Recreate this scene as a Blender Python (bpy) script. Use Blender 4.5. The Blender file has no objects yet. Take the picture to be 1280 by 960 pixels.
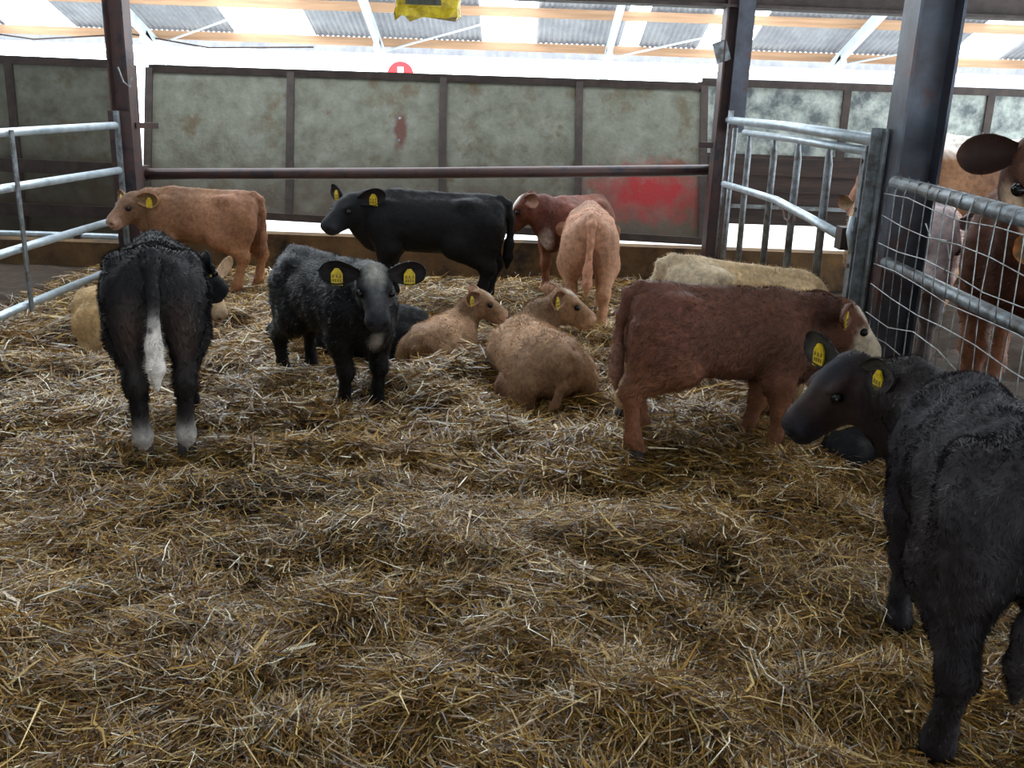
import bpy, math, numpy as np, openvdb
from mathutils import Vector, Matrix, Euler

# ------------------------------------------------------------------ camera, sky, exposure
SC = bpy.context.scene
COL = SC.collection
PITCH, ROLL, FPX, EYE = 16.5, 2.0, 1160.0, 1.55
cd = bpy.data.cameras.new('camera'); cam = bpy.data.objects.new('camera', cd); COL.objects.link(cam)
cd.sensor_width = 36.0; cd.lens = 36.0 * FPX / 1280.0; cd.clip_end = 200
cam.matrix_world = (Matrix.Translation((0, 0, EYE)) @ Matrix.Rotation(math.radians(90 - PITCH), 4, 'X')
                    @ Matrix.Rotation(math.radians(ROLL), 4, 'Z'))
SC.camera = cam
SC.view_settings.view_transform = 'Standard'; SC.view_settings.look = 'None'
SC.view_settings.gamma = 1.0; SC.view_settings.use_curve_mapping = False
SC.view_settings.exposure = -0.38
W = bpy.data.worlds.new('overcast_sky'); SC.world = W; W.use_nodes = True
bg = W.node_tree.nodes['Background']
bg.inputs[0].default_value = (0.86, 0.94, 1.0, 1); bg.inputs[1].default_value = 8.0
SC.cycles.max_bounces = 5; SC.cycles.diffuse_bounces = 3; SC.cycles.glossy_bounces = 2
SC.cycles.transmission_bounces = 3; SC.cycles.transparent_max_bounces = 4
SC.cycles.sample_clamp_indirect = 6.0

rng = np.random.default_rng(7)
V3 = lambda *a: np.array(a, dtype=np.float64)

# ------------------------------------------------------------------ materials
def srgb(r, g, b):
    f = lambda c: (c/255/12.92) if c/255 <= .04045 else ((c/255+.055)/1.055)**2.4
    return (f(r), f(g), f(b))

def mat(name, base, rough=.6, metal=0.0, var=None, scale=6.0, amount=.5, detail=6.0, bump=0.0, bscale=60.0, stretch=(1,1,1), spec=.5, third=None):
    """principled material; var = second colour mixed in by object-space noise; third = a rarer stain colour"""
    m = bpy.data.materials.new(name); m.use_nodes = True
    nt = m.node_tree; p = nt.nodes['Principled BSDF']
    p.inputs['Roughness'].default_value = rough; p.inputs['Metallic'].default_value = metal
    p.inputs['Specular IOR Level'].default_value = spec
    p.inputs['Base Color'].default_value = (*base, 1)
    tc = nt.nodes.new('ShaderNodeTexCoord'); mp = nt.nodes.new('ShaderNodeMapping')
    geo = nt.nodes.new('ShaderNodeNewGeometry')
    mp.inputs['Scale'].default_value = stretch
    nt.links.new(geo.outputs['Position'], mp.inputs['Vector'])
    def noise(sc, dt, off):
        n = nt.nodes.new('ShaderNodeTexNoise'); n.inputs['Scale'].default_value = sc; n.inputs['Detail'].default_value = dt
        n.inputs['Roughness'].default_value = .65
        a = nt.nodes.new('ShaderNodeVectorMath'); a.operation = 'ADD'; a.inputs[1].default_value = (off, off*.7, -off)
        nt.links.new(mp.outputs[0], a.inputs[0]); nt.links.new(a.outputs[0], n.inputs['Vector']); return n
    def ramp(n, lo, hi):
        r = nt.nodes.new('ShaderNodeMapRange'); r.inputs[1].default_value = lo; r.inputs[2].default_value = hi
        nt.links.new(n.outputs[0], r.inputs[0]); return r
    if var is not None:
        r = ramp(noise(scale, detail, 0), .5-.25*amount, .5+.25*amount)
        mx = nt.nodes.new('ShaderNodeMix'); mx.data_type = 'RGBA'
        mx.inputs[6].default_value = (*base, 1); mx.inputs[7].default_value = (*var, 1)
        nt.links.new(r.outputs[0], mx.inputs[0]); out = mx.outputs[2]
        if third is not None:
            r2 = ramp(noise(scale*.6, detail, 13.0), .54, .66)
            m2 = nt.nodes.new('ShaderNodeMix'); m2.data_type = 'RGBA'; m2.inputs[7].default_value = (*third, 1)
            nt.links.new(out, m2.inputs[6]); nt.links.new(r2.outputs[0], m2.inputs[0]); out = m2.outputs[2]
        nt.links.new(out, p.inputs['Base Color'])
    if bump:
        n = noise(bscale, 4, 5.0); b = nt.nodes.new('ShaderNodeBump'); b.inputs['Strength'].default_value = bump
        b.inputs['Distance'].default_value = .01
        nt.links.new(n.outputs[0], b.inputs['Height']); nt.links.new(b.outputs[0], p.inputs['Normal'])
    return m

def attr_mat(name, rough, spec=.4, noise_amt=.25, nscale=35.0, sheen=0.0, translucent=0.0):
    m = bpy.data.materials.new(name); m.use_nodes = True
    nt = m.node_tree; p = nt.nodes['Principled BSDF']
    p.inputs['Roughness'].default_value = rough; p.inputs['Specular IOR Level'].default_value = spec
    p.inputs['Sheen Weight'].default_value = sheen; p.inputs['Sheen Roughness'].default_value = .5
    a = nt.nodes.new('ShaderNodeAttribute'); a.attribute_name = 'Col'
    if noise_amt:
        tc = nt.nodes.new('ShaderNodeTexCoord'); n = nt.nodes.new('ShaderNodeTexNoise'); n.inputs['Scale'].default_value = nscale
        n.inputs['Detail'].default_value = 5
        nt.links.new(tc.outputs['Object'], n.inputs['Vector'])
        r = nt.nodes.new('ShaderNodeMapRange'); r.inputs[1].default_value = .3; r.inputs[2].default_value = .7
        r.inputs[3].default_value = 1-noise_amt; r.inputs[4].default_value = 1+noise_amt
        nt.links.new(n.outputs[0], r.inputs[0])
        v = nt.nodes.new('ShaderNodeVectorMath'); v.operation = 'SCALE'
        nt.links.new(a.outputs['Color'], v.inputs[0]); nt.links.new(r.outputs[0], v.inputs['Scale'])
        nt.links.new(v.outputs[0], p.inputs['Base Color'])
    else:
        nt.links.new(a.outputs['Color'], p.inputs['Base Color'])
    return m

M = {}
M['coat'] = attr_mat('coat', .7, .25, .3, 40, sheen=0)
M['fur'] = attr_mat('fur', .38, .55, 0)
_nt = M['fur'].node_tree; _p = _nt.nodes['Principled BSDF']; _t = _nt.nodes.new('ShaderNodeBsdfTranslucent'); _m = _nt.nodes.new('ShaderNodeMixShader')
_m.inputs[0].default_value = .3; _nt.links.new(_p.outputs[0], _m.inputs[1]); _nt.links.new(_t.outputs[0], _m.inputs[2])
_nt.links.new(_p.inputs['Base Color'].links[0].from_socket, _t.inputs[0])
_nt.links.new(_m.outputs[0], _nt.nodes['Material Output'].inputs['Surface'])
M['straw'] = attr_mat('straw', .3, .6, 0)
M['straw_bed'] = mat('straw_bed', srgb(66, 46, 24), .95, var=srgb(30, 21, 12), scale=14, amount=.8, bump=.8, bscale=90)
M['eye'] = mat('eye', (.005, .004, .004), .22, spec=.35)
M['hoof'] = mat('hoof', srgb(58, 48, 42), .6, var=srgb(30, 25, 22), scale=30)
M['tag'] = mat('yellow_plastic', srgb(225, 196, 20), .45, var=srgb(170, 140, 20), scale=60, amount=.6)
M['tag_print'] = mat('tag_print', srgb(112, 96, 22), .6)
M['steel_dark'] = mat('rusty_steel', srgb(64, 54, 56), .5, .3, var=srgb(84, 58, 52), scale=9, amount=.7, bump=.2, third=srgb(40, 42, 50))
M['steel_blue'] = mat('weathered_steel', srgb(84, 92, 104), .42, .45, var=srgb(60, 56, 60), scale=5, amount=.8, bump=.15, third=srgb(84, 50, 40))
M['galv'] = mat('galvanised_steel', srgb(196, 206, 212), .4, .5, var=srgb(140, 154, 164), scale=9, amount=.9, bump=.1)
M['galv_dirty'] = mat('dirty_galvanised_steel', srgb(142, 152, 158), .45, .6, var=srgb(88, 84, 80), scale=14, amount=.6, bump=.2)
M['wire'] = mat('galvanised_wire', srgb(136, 142, 142), .45, .6, var=srgb(84, 78, 72), scale=18)
M['sheet0'] = mat('plain_sheet', srgb(132, 134, 122), .5, .15, var=srgb(78, 76, 58), scale=5.5, amount=1.0, detail=14, bump=.4, bscale=30, third=srgb(92, 80, 58))
M['sheet_low'] = mat('soiled_sheet', srgb(110, 98, 68), .7, .0, var=srgb(84, 58, 42), scale=3.4, amount=.8, bump=.3, bscale=30, third=srgb(50, 38, 28))
M['sheet_white'] = mat('mottled_sheet', srgb(176, 184, 176), .55, .1, var=srgb(84, 92, 94), scale=4.5, amount=.45, bump=.25)
M['frame'] = mat('brown_frame', srgb(66, 54, 48), .6, .15, var=srgb(44, 34, 30), scale=8, bump=.2)
M['concrete'] = mat('soiled_concrete', srgb(120, 92, 56), .9, var=srgb(68, 48, 32), scale=3.5, amount=.7, bump=.5, bscale=25, third=srgb(40, 30, 24))
M['yard'] = mat('yard_concrete', srgb(200, 198, 192), .55, var=srgb(176, 176, 170), scale=.7, bump=.1)
M['boards'] = mat('dark_boards', srgb(62, 46, 38), .8, var=srgb(34, 26, 24), scale=5, stretch=(.3, 1, 3), bump=.3)
M['roof'] = mat('fibre_cement_sheet', srgb(160, 162, 168), .8, var=srgb(138, 140, 148), scale=1.5)
M['timber'] = mat('timber_purlin', srgb(186, 148, 116), .75, var=srgb(156, 122, 94), scale=2, stretch=(.2, 1, 4))
M['white_steel'] = mat('white_steel', srgb(214, 222, 228), .5, .0, var=srgb(190, 200, 206), scale=2)
M['ceil'] = mat('shed_roof', srgb(96, 96, 98), .9, var=srgb(70, 70, 72), scale=1)
M['red_sign'] = mat('red_sign', srgb(214, 46, 52), .5)
M['white_paint'] = mat('white_paint', srgb(238, 238, 238), .5)
M['foil'] = mat('yellow_film', srgb(206, 180, 24), .18, .15, var=srgb(150, 128, 10), scale=18, bump=.5, bscale=40)
M['grille'] = mat('dark_grille', srgb(40, 42, 34), .4, var=srgb(70, 72, 60), scale=4, stretch=(14, 1, .4))
M['cord'] = mat('twine', srgb(110, 84, 84), .8)

def paint_patch(name, src, centre, radii, colour, soft=.5, base_obj=None):
    """copy of a material with a paint or rust stain of its own shape at a world place"""
    m = M[src].copy(); m.name = name; nt = m.node_tree; p = nt.nodes['Principled BSDF']
    old = p.inputs['Base Color'].links[0].from_socket
    geo = nt.nodes.new('ShaderNodeNewGeometry')
    s = nt.nodes.new('ShaderNodeVectorMath'); s.operation = 'SUBTRACT'; s.inputs[1].default_value = centre
    d = nt.nodes.new('ShaderNodeVectorMath'); d.operation = 'DIVIDE'; d.inputs[1].default_value = radii
    ln = nt.nodes.new('ShaderNodeVectorMath'); ln.operation = 'LENGTH'
    nt.links.new(geo.outputs['Position'], s.inputs[0]); nt.links.new(s.outputs[0], d.inputs[0]); nt.links.new(d.outputs[0], ln.inputs[0])
    nz = nt.nodes.new('ShaderNodeTexNoise'); nz.inputs['Scale'].default_value = 9; nz.inputs['Detail'].default_value = 6
    nt.links.new(geo.outputs['Position'], nz.inputs['Vector'])
    ad = nt.nodes.new('ShaderNodeMath'); ad.operation = 'MULTIPLY_ADD'; ad.inputs[1].default_value = 1.4
    nt.links.new(nz.outputs[0], ad.inputs[0]); nt.links.new(ln.outputs['Value'], ad.inputs[2])
    r = nt.nodes.new('ShaderNodeMapRange'); r.inputs[1].default_value = 1.45+soft; r.inputs[2].default_value = 1.45-soft
    nt.links.new(ad.outputs[0], r.inputs[0])
    mx = nt.nodes.new('ShaderNodeMix'); mx.data_type = 'RGBA'; mx.inputs[7].default_value = (*colour, 1)
    nt.links.new(r.outputs[0], mx.inputs[0]); nt.links.new(old, mx.inputs[6]); nt.links.new(mx.outputs[2], p.inputs['Base Color'])
    M[name] = m; return m

def mud_band(name, src, z0, z1, colour):
    """mud thrown up against the lower part of a sheet, with a ragged upper edge"""
    m = M[src].copy(); m.name = name; nt = m.node_tree; p = nt.nodes['Principled BSDF']
    old = p.inputs['Base Color'].links[0].from_socket
    geo = nt.nodes.new('ShaderNodeNewGeometry'); sp = nt.nodes.new('ShaderNodeSeparateXYZ'); nt.links.new(geo.outputs['Position'], sp.inputs[0])
    nz = nt.nodes.new('ShaderNodeTexNoise'); nz.inputs['Scale'].default_value = 5; nz.inputs['Detail'].default_value = 10
    nt.links.new(geo.outputs['Position'], nz.inputs['Vector'])
    ad = nt.nodes.new('ShaderNodeMath'); ad.operation = 'MULTIPLY_ADD'; ad.inputs[1].default_value = -1.1
    nt.links.new(nz.outputs[0], ad.inputs[0]); nt.links.new(sp.outputs['Z'], ad.inputs[2])
    r = nt.nodes.new('ShaderNodeMapRange'); r.inputs[1].default_value = z1-.55; r.inputs[2].default_value = z0-.55; r.inputs[4].default_value = .8
    nt.links.new(ad.outputs[0], r.inputs[0])
    mx = nt.nodes.new('ShaderNodeMix'); mx.data_type = 'RGBA'; mx.inputs[7].default_value = (*colour, 1)
    nt.links.new(r.outputs[0], mx.inputs[0]); nt.links.new(old, mx.inputs[6]); nt.links.new(mx.outputs[2], p.inputs['Base Color'])
    M[name] = m
mud_band('sheet', 'sheet0', .45, 1.1, srgb(72, 58, 44))
mud_band('sheet_side', 'sheet0', .5, 1.5, srgb(70, 56, 40))

# ------------------------------------------------------------------ object helpers
def new_mesh(name, verts, faces, material, smooth=False, col=None):
    me = bpy.data.meshes.new(name)
    verts = np.asarray(verts, dtype=np.float32)
    if isinstance(faces, np.ndarray) and faces.ndim == 2:
        nf, k = faces.shape
        me.vertices.add(len(verts)); me.vertices.foreach_set('co', verts.ravel())
        me.loops.add(nf*k); me.loops.foreach_set('vertex_index', faces.astype(np.int32).ravel())
        me.polygons.add(nf); me.polygons.foreach_set('loop_start', np.arange(0, nf*k, k, dtype=np.int32))
        me.update(calc_edges=True)
    else:
        me.from_pydata([tuple(map(float, v)) for v in verts], [], [tuple(int(i) for i in f) for f in faces]); me.update()
    if smooth: me.polygons.foreach_set('use_smooth', np.ones(len(me.polygons), dtype=bool))
    if material is not None: me.materials.append(material)
    if col is not None:
        a = me.color_attributes.new('Col', 'FLOAT_COLOR', 'POINT')
        c = np.ones((len(verts), 4), dtype=np.float32); c[:, :3] = col; a.data.foreach_set('color', c.ravel())
    return me

def link(name, me, parent=None, loc=None):
    o = bpy.data.objects.new(name, me); COL.objects.link(o)
    if parent is not None: o.parent = parent
    if loc is not None: o.location = loc
    return o

def tag(o, label, cat=None, group=None, kind=None):
    if label: o['label'] = label
    if cat: o['category'] = cat
    if group: o['group'] = group
    if kind: o['kind'] = kind
    return o

def thing(name, loc, label, cat, group=None, rz=0):
    o = bpy.data.objects.new(name, None); COL.objects.link(o); o.location = loc; o.rotation_euler = (0, 0, rz)
    o.empty_display_size = .1
    return tag(o, label, cat, group)

class MB:
    """collects simple shapes in world coordinates and links them as one mesh under a root that is not rotated"""
    def __init__(s): s.v = []; s.f = []
    def add(s, v, f):
        n = len(s.v); s.v += [tuple(map(float, p)) for p in v]; s.f += [tuple(i+n for i in q) for q in f]; return s
    def box(s, a, b):
        (x0, y0, z0), (x1, y1, z1) = a, b
        v = [(x0,y0,z0),(x1,y0,z0),(x1,y1,z0),(x0,y1,z0),(x0,y0,z1),(x1,y0,z1),(x1,y1,z1),(x0,y1,z1)]
        return s.add(v, [(0,3,2,1),(4,5,6,7),(0,1,5,4),(1,2,6,5),(2,3,7,6),(3,0,4,7)])
    def bar(s, a, b, w, h, up=(0,0,1)):
        a = Vector(a); b = Vector(b); d = (b-a).normalized(); up = Vector(up)
        if abs(d.dot(up)) > .97: up = Vector((0,1,0))
        sx = d.cross(up).normalized(); u = sx.cross(d).normalized()
        v = []
        for c in (a, b):
            for i, j in ((-1,-1),(1,-1),(1,1),(-1,1)): v.append(c+sx*(i*w/2)+u*(j*h/2))
        return s.add(v, [(3,2,1,0),(4,5,6,7),(0,1,5,4),(1,2,6,5),(2,3,7,6),(3,0,4,7)])
    def tube(s, pts, r, n=12):
        pts = [Vector(p) for p in pts]; rs = r if isinstance(r, (list, tuple)) else [r]*len(pts)
        v = []; f = []; ref = None
        for i, p in enumerate(pts):
            d = (pts[min(i+1, len(pts)-1)]-pts[max(i-1, 0)]).normalized()
            if ref is None:
                ref = Vector((0,0,1)) if abs(d.z) < .9 else Vector((1,0,0))
            sx = d.cross(ref).normalized(); u = sx.cross(d).normalized(); ref = u
            for k in range(n):
                t = 2*math.pi*k/n; v.append(p+sx*(math.cos(t)*rs[i])+u*(math.sin(t)*rs[i]))
        for i in range(len(pts)-1):
            for k in range(n):
                f.append((i*n+k, (i+1)*n+k, (i+1)*n+(k+1) % n, i*n+(k+1) % n))
        f.append(tuple(range(n))); f.append(tuple(range((len(pts)-1)*n+n-1, (len(pts)-1)*n-1, -1)))
        return s.add(v, f)
    def build(s, name, m, root=None, smooth=False, label=None, loc=None):
        off = np.array(root.location if root is not None else (loc or (0,0,0)), dtype=np.float64)
        me = new_mesh(name, np.array(s.v)-off, s.f, m, smooth)
        if smooth:
            try: me.shade_smooth_by_angle = None
            except Exception: pass
        o = link(name, me, root, None if root is not None else loc)
        if label: o['label'] = label
        return o

# ------------------------------------------------------------------ noise and straw height
_tab = np.random.default_rng(3).random((256, 256)).astype(np.float64)
def vnoise(x, y):
    xi = np.floor(x).astype(int); yi = np.floor(y).astype(int); fx = x-xi; fy = y-yi
    fx = fx*fx*(3-2*fx); fy = fy*fy*(3-2*fy)
    g = lambda a, b: _tab[a & 255, b & 255]
    return (g(xi,yi)*(1-fx)+g(xi+1,yi)*fx)*(1-fy)+(g(xi,yi+1)*(1-fx)+g(xi+1,yi+1)*fx)*fy
def height(x, y):
    x = np.asarray(x, dtype=np.float64); y = np.asarray(y, dtype=np.float64)
    wx = x+.35*vnoise(x*1.3+7, y*1.3); wy = y+.35*vnoise(x*1.3, y*1.3+31)
    h = .15*(vnoise(wx*1.5+3, wy*2.1+9)-.5)+.11*(vnoise(wx*3.6+40, wy*4.8+2)-.5)*1.25+.055*(vnoise(x*9, y*11)-.5)
    h = h*np.clip((9.0-y)/2.5, .25, 1)
    return h-.01

# ------------------------------------------------------------------ setting
def grid_mesh(x0, x1, y0, y1, step, fn):
    xs = np.arange(x0, x1+1e-6, step); ys = np.arange(y0, y1+1e-6, step)
    X, Y = np.meshgrid(xs, ys); Z = fn(X, Y)
    v = np.stack([X, Y, Z], -1).reshape(-1, 3); nx = len(xs); i = np.arange(len(xs)-1); j = np.arange(len(ys)-1)
    I, J = np.meshgrid(i, j); a = (J*nx+I).ravel()
    return v, np.stack([a, a+1, a+nx+1, a+nx], -1)
v, f = grid_mesh(-7.98, 6, -1, 9.0, .06, lambda x, y: height(x, y)-.02)
tag(link('floor', new_mesh('floor', v, f, M['straw_bed'], True)), 'trodden brown straw bed covering the pen floor', kind='structure')
b = MB().box((-30, 9.0, -.12), (34, 60, -.06)); tag(b.build('floor_yard', M['yard']), 'pale concrete yard beyond the barriers', kind='structure')
b = MB().box((-8, 8.86, -.1), (-3.5, 9.08, .19)); tag(b.build('wall_left', M['concrete']), 'low soiled concrete wall under the left barrier', kind='structure')
b = MB().box((-3.5, 8.86, -.1), (8, 9.08, .33)); tag(b.build('wall_back', M['concrete']), 'low soiled concrete wall under the leaning barrier', kind='structure')
b = MB().box((-9, -7.2, -.1), (9, -7, 4.2)); tag(b.build('wall_front', M['ceil']), 'rear wall of the shed behind the viewer', kind='structure')
b = MB().box((-9.2, -7, -.1), (-9, 9, 4.2)); tag(b.build('wall_side', M['ceil']), 'left side wall of the shed', kind='structure')
# shed roof over the pen, out of view; its openings are placed and sized to light the straw
b = MB()
RY = [(-7, -5.2), (-3.9, -1.6), (-.4, 1.3), (2.5, 4.2), (5.4, 7.2), (8.2, 9.2)]
for y0, y1 in RY: b.box((-9, y0, 4.1), (12, y1, 4.16))
for k, ((y0, y1), (y2, _)) in enumerate(zip(RY[:-1], RY[1:])):
    for x0, x1 in (((-9, -3.6), (-2.2, 12)) if k < 2 else ((-9, -3.4), (-2.2, 12)) if k == 2 else ((-9, -4.4), (-1.6, .9), (2.5, 5.2), (7.5, 12))):
        b.box((x0, y1, 4.1), (x1, y2, 4.16))
tag(b.build('ceiling', M['ceil']), 'grey unseen shed roof with open roof lights set out to light the pen', kind='structure')

# ------------------------------------------------------------------ the shed across the yard
shed = thing('open_shed', (0, 24, 0), 'pale open-fronted shed across the yard with corrugated roof and timber purlins', 'shed')
def rz(y): return 2.78+.33*(30-y)-.02
FR = [-23.6, -17.1, -10.6, -4.1, 2.4, 8.9, 15.4, 21.9]
SKY = [(-14.9, -12.9), (-8.3, -6.0), (-1.2, .35), (2.75, 3.3), (5.0, 6.4), (12.1, 13.7)]
edges = sorted(set([-22.0, 22.0]+[e for s_ in SKY for e in s_]+FR[1:-1]))
def corr(x0, x1, y0, y1, m, name):
    n = max(8, int((x1-x0)/.15*6)); xs = np.linspace(x0, x1, n+1); w = .028*np.sin(xs*2*math.pi/.15)
    vv = []
    for y in (y0, y1):
        for x, q in zip(xs, w): vv.append((x, y, rz(y)+.13+q))
    ff = [(i, i+1, n+2+i, n+1+i) for i in range(n)]
    MB().add(vv, ff).build(name, m, shed, True)
for e0, e1 in zip(edges[:-1], edges[1:]):
    if any(abs(e0-s0) < .01 or (e0 >= s0 and e1 <= s1) for s0, s1 in SKY): continue
    corr(e0, e1, 22.3, 25.7, M['roof'], 'roof_sheet'); corr(e0, e1, 25.75, 28.5, M['roof'], 'roof_sheet')
for y in (28.35, 26.15, 23.9): MB().box((-22, y-.05, rz(y)-.16), (22, y+.05, rz(y)+.075)).build('purlin', M['timber'], shed)
for x in FR[1:-1]:
    b = MB().bar((x, 22.3, rz(22.3)-.3), (x, 29.2, rz(29.2)-.28), .16, .26)
    b.build('rafter', M['white_steel'], shed)
    MB().bar((x, 27.4, rz(27.4)-.42), (x, 29.35, rz(29.6)-1.0), .16, .3).build('haunch', M['white_steel'], shed)
    MB().box((x-.08, 29.25, -.06), (x+.08, 29.55, rz(29.4)-.1)).build('column', M['white_steel'], shed)
MB().box((-22, 29.3, rz(29.4)-.36), (22, 29.42, rz(29.4)-.14)).build('eaves_beam', M['white_steel'], shed)
n = int(44/.14*4); xs = np.linspace(-22, 22, n+1); w = .03*np.sin(xs*2*math.pi/.28)
vv = [(x, 29.1+q, rz(29.1)-.06) for x, q in zip(xs, w)]+[(x, 29.1+q, rz(29.1)+.16) for x, q in zip(xs, w)]
MB().add(vv, [(i, i+1, n+2+i, n+1+i) for i in range(n)]).build('corrugated_fascia', M['roof'], shed, True)
for x0, x1 in ((-10.6, -4.1), (2.4, 8.9), (8.9, 15.4), (-4.1, 2.4)):
    MB().tube([(x0, 28.6, rz(28.6)-.2), (x0+3.6, 26.0, rz(26)-.25)], .03, 6).build('brace_rod', M['white_steel'], shed)
MB().tube([(-17, 28.2, rz(28.2)-.05), (-14, 28.1, rz(28.2)-.35), (-11.2, 28.1, rz(28.2)-.12), (-9, 28.1, rz(28.2)-.42), (-6, 28.1, rz(28.2)-.3)], .025, 6).build('cable', M['frame'], shed)

sg = thing('round_sign', (-2.5, 20, 0), 'round red sign with a white mark just above the middle barrier', 'sign')
cc = [( -2.5+.27*math.cos(t), 20-.02, 2.13+.27*math.sin(t)) for t in np.linspace(0, 2*math.pi, 29)[:-1]]
MB().add(cc+[(x, y+.03, z) for x, y, z in cc], [tuple(range(28))]+[tuple(range(55, 27, -1))]+[(i, i+28, (i+1) % 28+28, (i+1) % 28) for i in range(28)]).build('disc', M['red_sign'], sg)
MB().box((-2.56, 19.965, 2.17), (-2.44, 19.98, 2.30)).box((-2.53, 19.965, 2.04), (-2.47, 19.98, 2.17)).build('white_mark', M['white_paint'], sg)
MB().tube([(-2.5, 20.05, -.06), (-2.5, 20.05, 2.2)], .03, 8).build('post', M['galv'], sg)

# ------------------------------------------------------------------ barriers
def lerp(a, b, t): return tuple(a[i]+(b[i]-a[i])*t for i in range(3))
def barrier(name, label, BL, BR, TL, TR, divs, sheet_mats, fr=.075, low=None, group=None):
    """BL.. corners; divs: fractions of the dividers; one sheet between each pair"""
    t = thing(name, (BL[0], BL[1], 0), label, 'barrier', group)
    fr_b = MB()
    def P(u, w): return lerp(lerp(BL, BR, u), lerp(TL, TR, u), w)
    us = [0]+divs+[1]
    for w, nm in ((0, 'bottom_rail'), (1, 'top_rail')):
        MB().bar(P(0, w), P(1, w), .06, fr).build(nm, M['frame'], t)
    for u in us: MB().bar(P(u, 0), P(u, 1), fr, .06, up=(0, 1, 0)).build('upright', M['frame'], t)
    k = 0
    for u0, u1 in zip(us[:-1], us[1:]):
        segs = [(0, 1)] if low is None else [(0, low), (low, 1)]
        for w0, w1 in segs:
            q = [P(u0, w0), P(u1, w0), P(u1, w1), P(u0, w1)]
            q2 = [(x, y+.02, z) for x, y, z in q]
            MB().add(q+q2, [(0,1,2,3),(7,6,5,4),(0,4,5,1),(1,5,6,2),(2,6,7,3),(3,7,4,0)]).build('sheet', sheet_mats[k % len(sheet_mats)], t); k += 1
    return t, P
paint_patch('sheet_red', 'sheet', (1.38, 9.72, .78), (.66, .7, .30), srgb(150, 30, 32), .5)
paint_patch('sheet_rust', 'sheet', (-1.25, 9.9, 1.30), (.07, .6, .26), srgb(92, 56, 46), .3)
t, P = barrier('sheeted_barrier', 'long leaning sheeted barrier of four dirty panels behind the calves',
        (-3.80, 9.6, .44), (1.90, 9.6, .31), (-3.88, 10.15, 1.83), (1.89, 10.15, 1.84), [.255, .53, .775],
        [M['sheet'], M['sheet_rust'], M['sheet'], M['sheet_red']])
for z in (1.2, 1.42): MB().tube([(-1.25, 9.85+(z-1.2)*.39-.03, z), (-1.25, 9.85+(z-1.2)*.39+.02, z)], .012, 8).build('bolt', M['galv'], t)
t, P = barrier('side_barrier', 'sheeted barrier at far left behind the tubular gate', (-6.6, 9.55, -.02), (-3.86, 9.55, -.02), (-6.6, 9.62, 1.86), (-3.86, 9.62, 1.84),
        [.56], [M['sheet_side']], fr=.08)
MB().bar((-6.6, 9.4, .86), (-3.75, 9.4, .84), .06, .13).build('middle_rail', M['frame'], t)
MB().bar((-6.6, 9.42, .42), (-3.75, 9.42, .41), .06, .12).build('lower_rail', M['frame'], t)
t = thing('water_pipe', (-5, 9.15, .2), 'pale horizontal pipe along the low wall at far left', 'pipe')
MB().tube([(-6.6, 9.1, .2), (-4.6, 9.12, .21), (-3.6, 9.12, .21)], .035, 10).build('pipe', M['galv'], t)
for x in (-5.6, -4.3): MB().box((x-.03, 9.06, .16), (x+.03, 9.16, .25)).build('clip', M['frame'], t)
t, P = barrier('mottled_barrier', 'white-mottled sheeted barrier beyond the right-hand gate', (1.95, 10.6, 1.12), (8.0, 10.6, 1.12), (1.95, 10.62, 1.90), (8.0, 10.62, 1.90),
        [.262, .52, .76], [M['sheet_white']], fr=.08)
for k, z in enumerate((1.03, .85, .67, .49)):
    MB().bar((1.95, 10.55+.01*k, z), (8, 10.55+.01*k, z), .05, .19).build('board', M['boards'], t)
MB().bar((1.95, 10.5, .60), (8, 10.5, .58), .05, .04).build('rail', M['galv_dirty'], t)

# rail between the posts
t = thing('horizontal_rail', (-3.5, 8.68, 0), 'dark horizontal steel rail running in front of the leaning barrier', 'rail')
MB().tube([(-3.55, 8.68, .86), (-1, 8.68, .955), (1.85, 8.68, 1.08)], .052, 14).build('rail_tube', M['steel_dark'], t, True)
MB().box((-3.6, 8.6, .80), (-3.42, 8.76, .94)).build('bracket', M['steel_dark'], t)
MB().box((1.74, 8.6, 1.01), (1.9, 8.76, 1.15)).build('bracket', M['steel_dark'], t)

# ------------------------------------------------------------------ posts and beam
def h_post(name, x, y, w, d, h, label, m, extra=None):
    t = thing(name, (x, y, 0), label, 'post', 'steel posts of the shed')
    tf = .014
    MB().box((x-w/2, y-d/2, -.1), (x-w/2+tf, y+d/2, h)).build('flange', m, t)
    MB().box((x+w/2-tf, y-d/2, -.1), (x+w/2, y+d/2, h)).build('flange', m, t)
    MB().box((x-w/2+tf, y-.006, -.1), (x+w/2-tf, y+.006, h)).build('web', m, t)
    return t
p1 = h_post('steel_post', -3.5, 8.5, .17, .17, 3.2, 'dark steel post at the far end of the left gate', M['steel_dark'])
MB().box((-3.60, 8.38, -.1), (-3.40, 8.41, 1.42)).build('lower_plate', M['steel_dark'], p1)
MB().tube([(-3.47, 8.36, 1.78), (-3.42, 8.33, 1.66), (-3.37, 8.34, 1.62), (-3.36, 8.37, 1.70)], .008, 6).build('wire_loop', M['wire'], p1)
MB().bar((-3.41, 8.5, 1.30), (-3.25, 8.6, 1.30), .03, .05).build('hinge_pin', M['steel_dark'], p1)
p2 = h_post('steel_post', 1.80, 8.5, .19, .19, 3.2, 'dark steel post at the far end of the creep gate', M['steel_dark'])
MB().box((1.79, 8.36, 1.42), (1.93, 8.40, 2.7)).build('face_plate', M['steel_blue'], p2)
MB().bar((1.72, 8.42, 2.0), (1.66, 8.42, 2.16), .02, .12).build('cleat', M['galv_dirty'], p2)
MB().bar((1.72, 8.5, 1.30), (1.60, 8.58, 1.30), .03, .05).build('hinge_pin', M['steel_dark'], p2)
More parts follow.
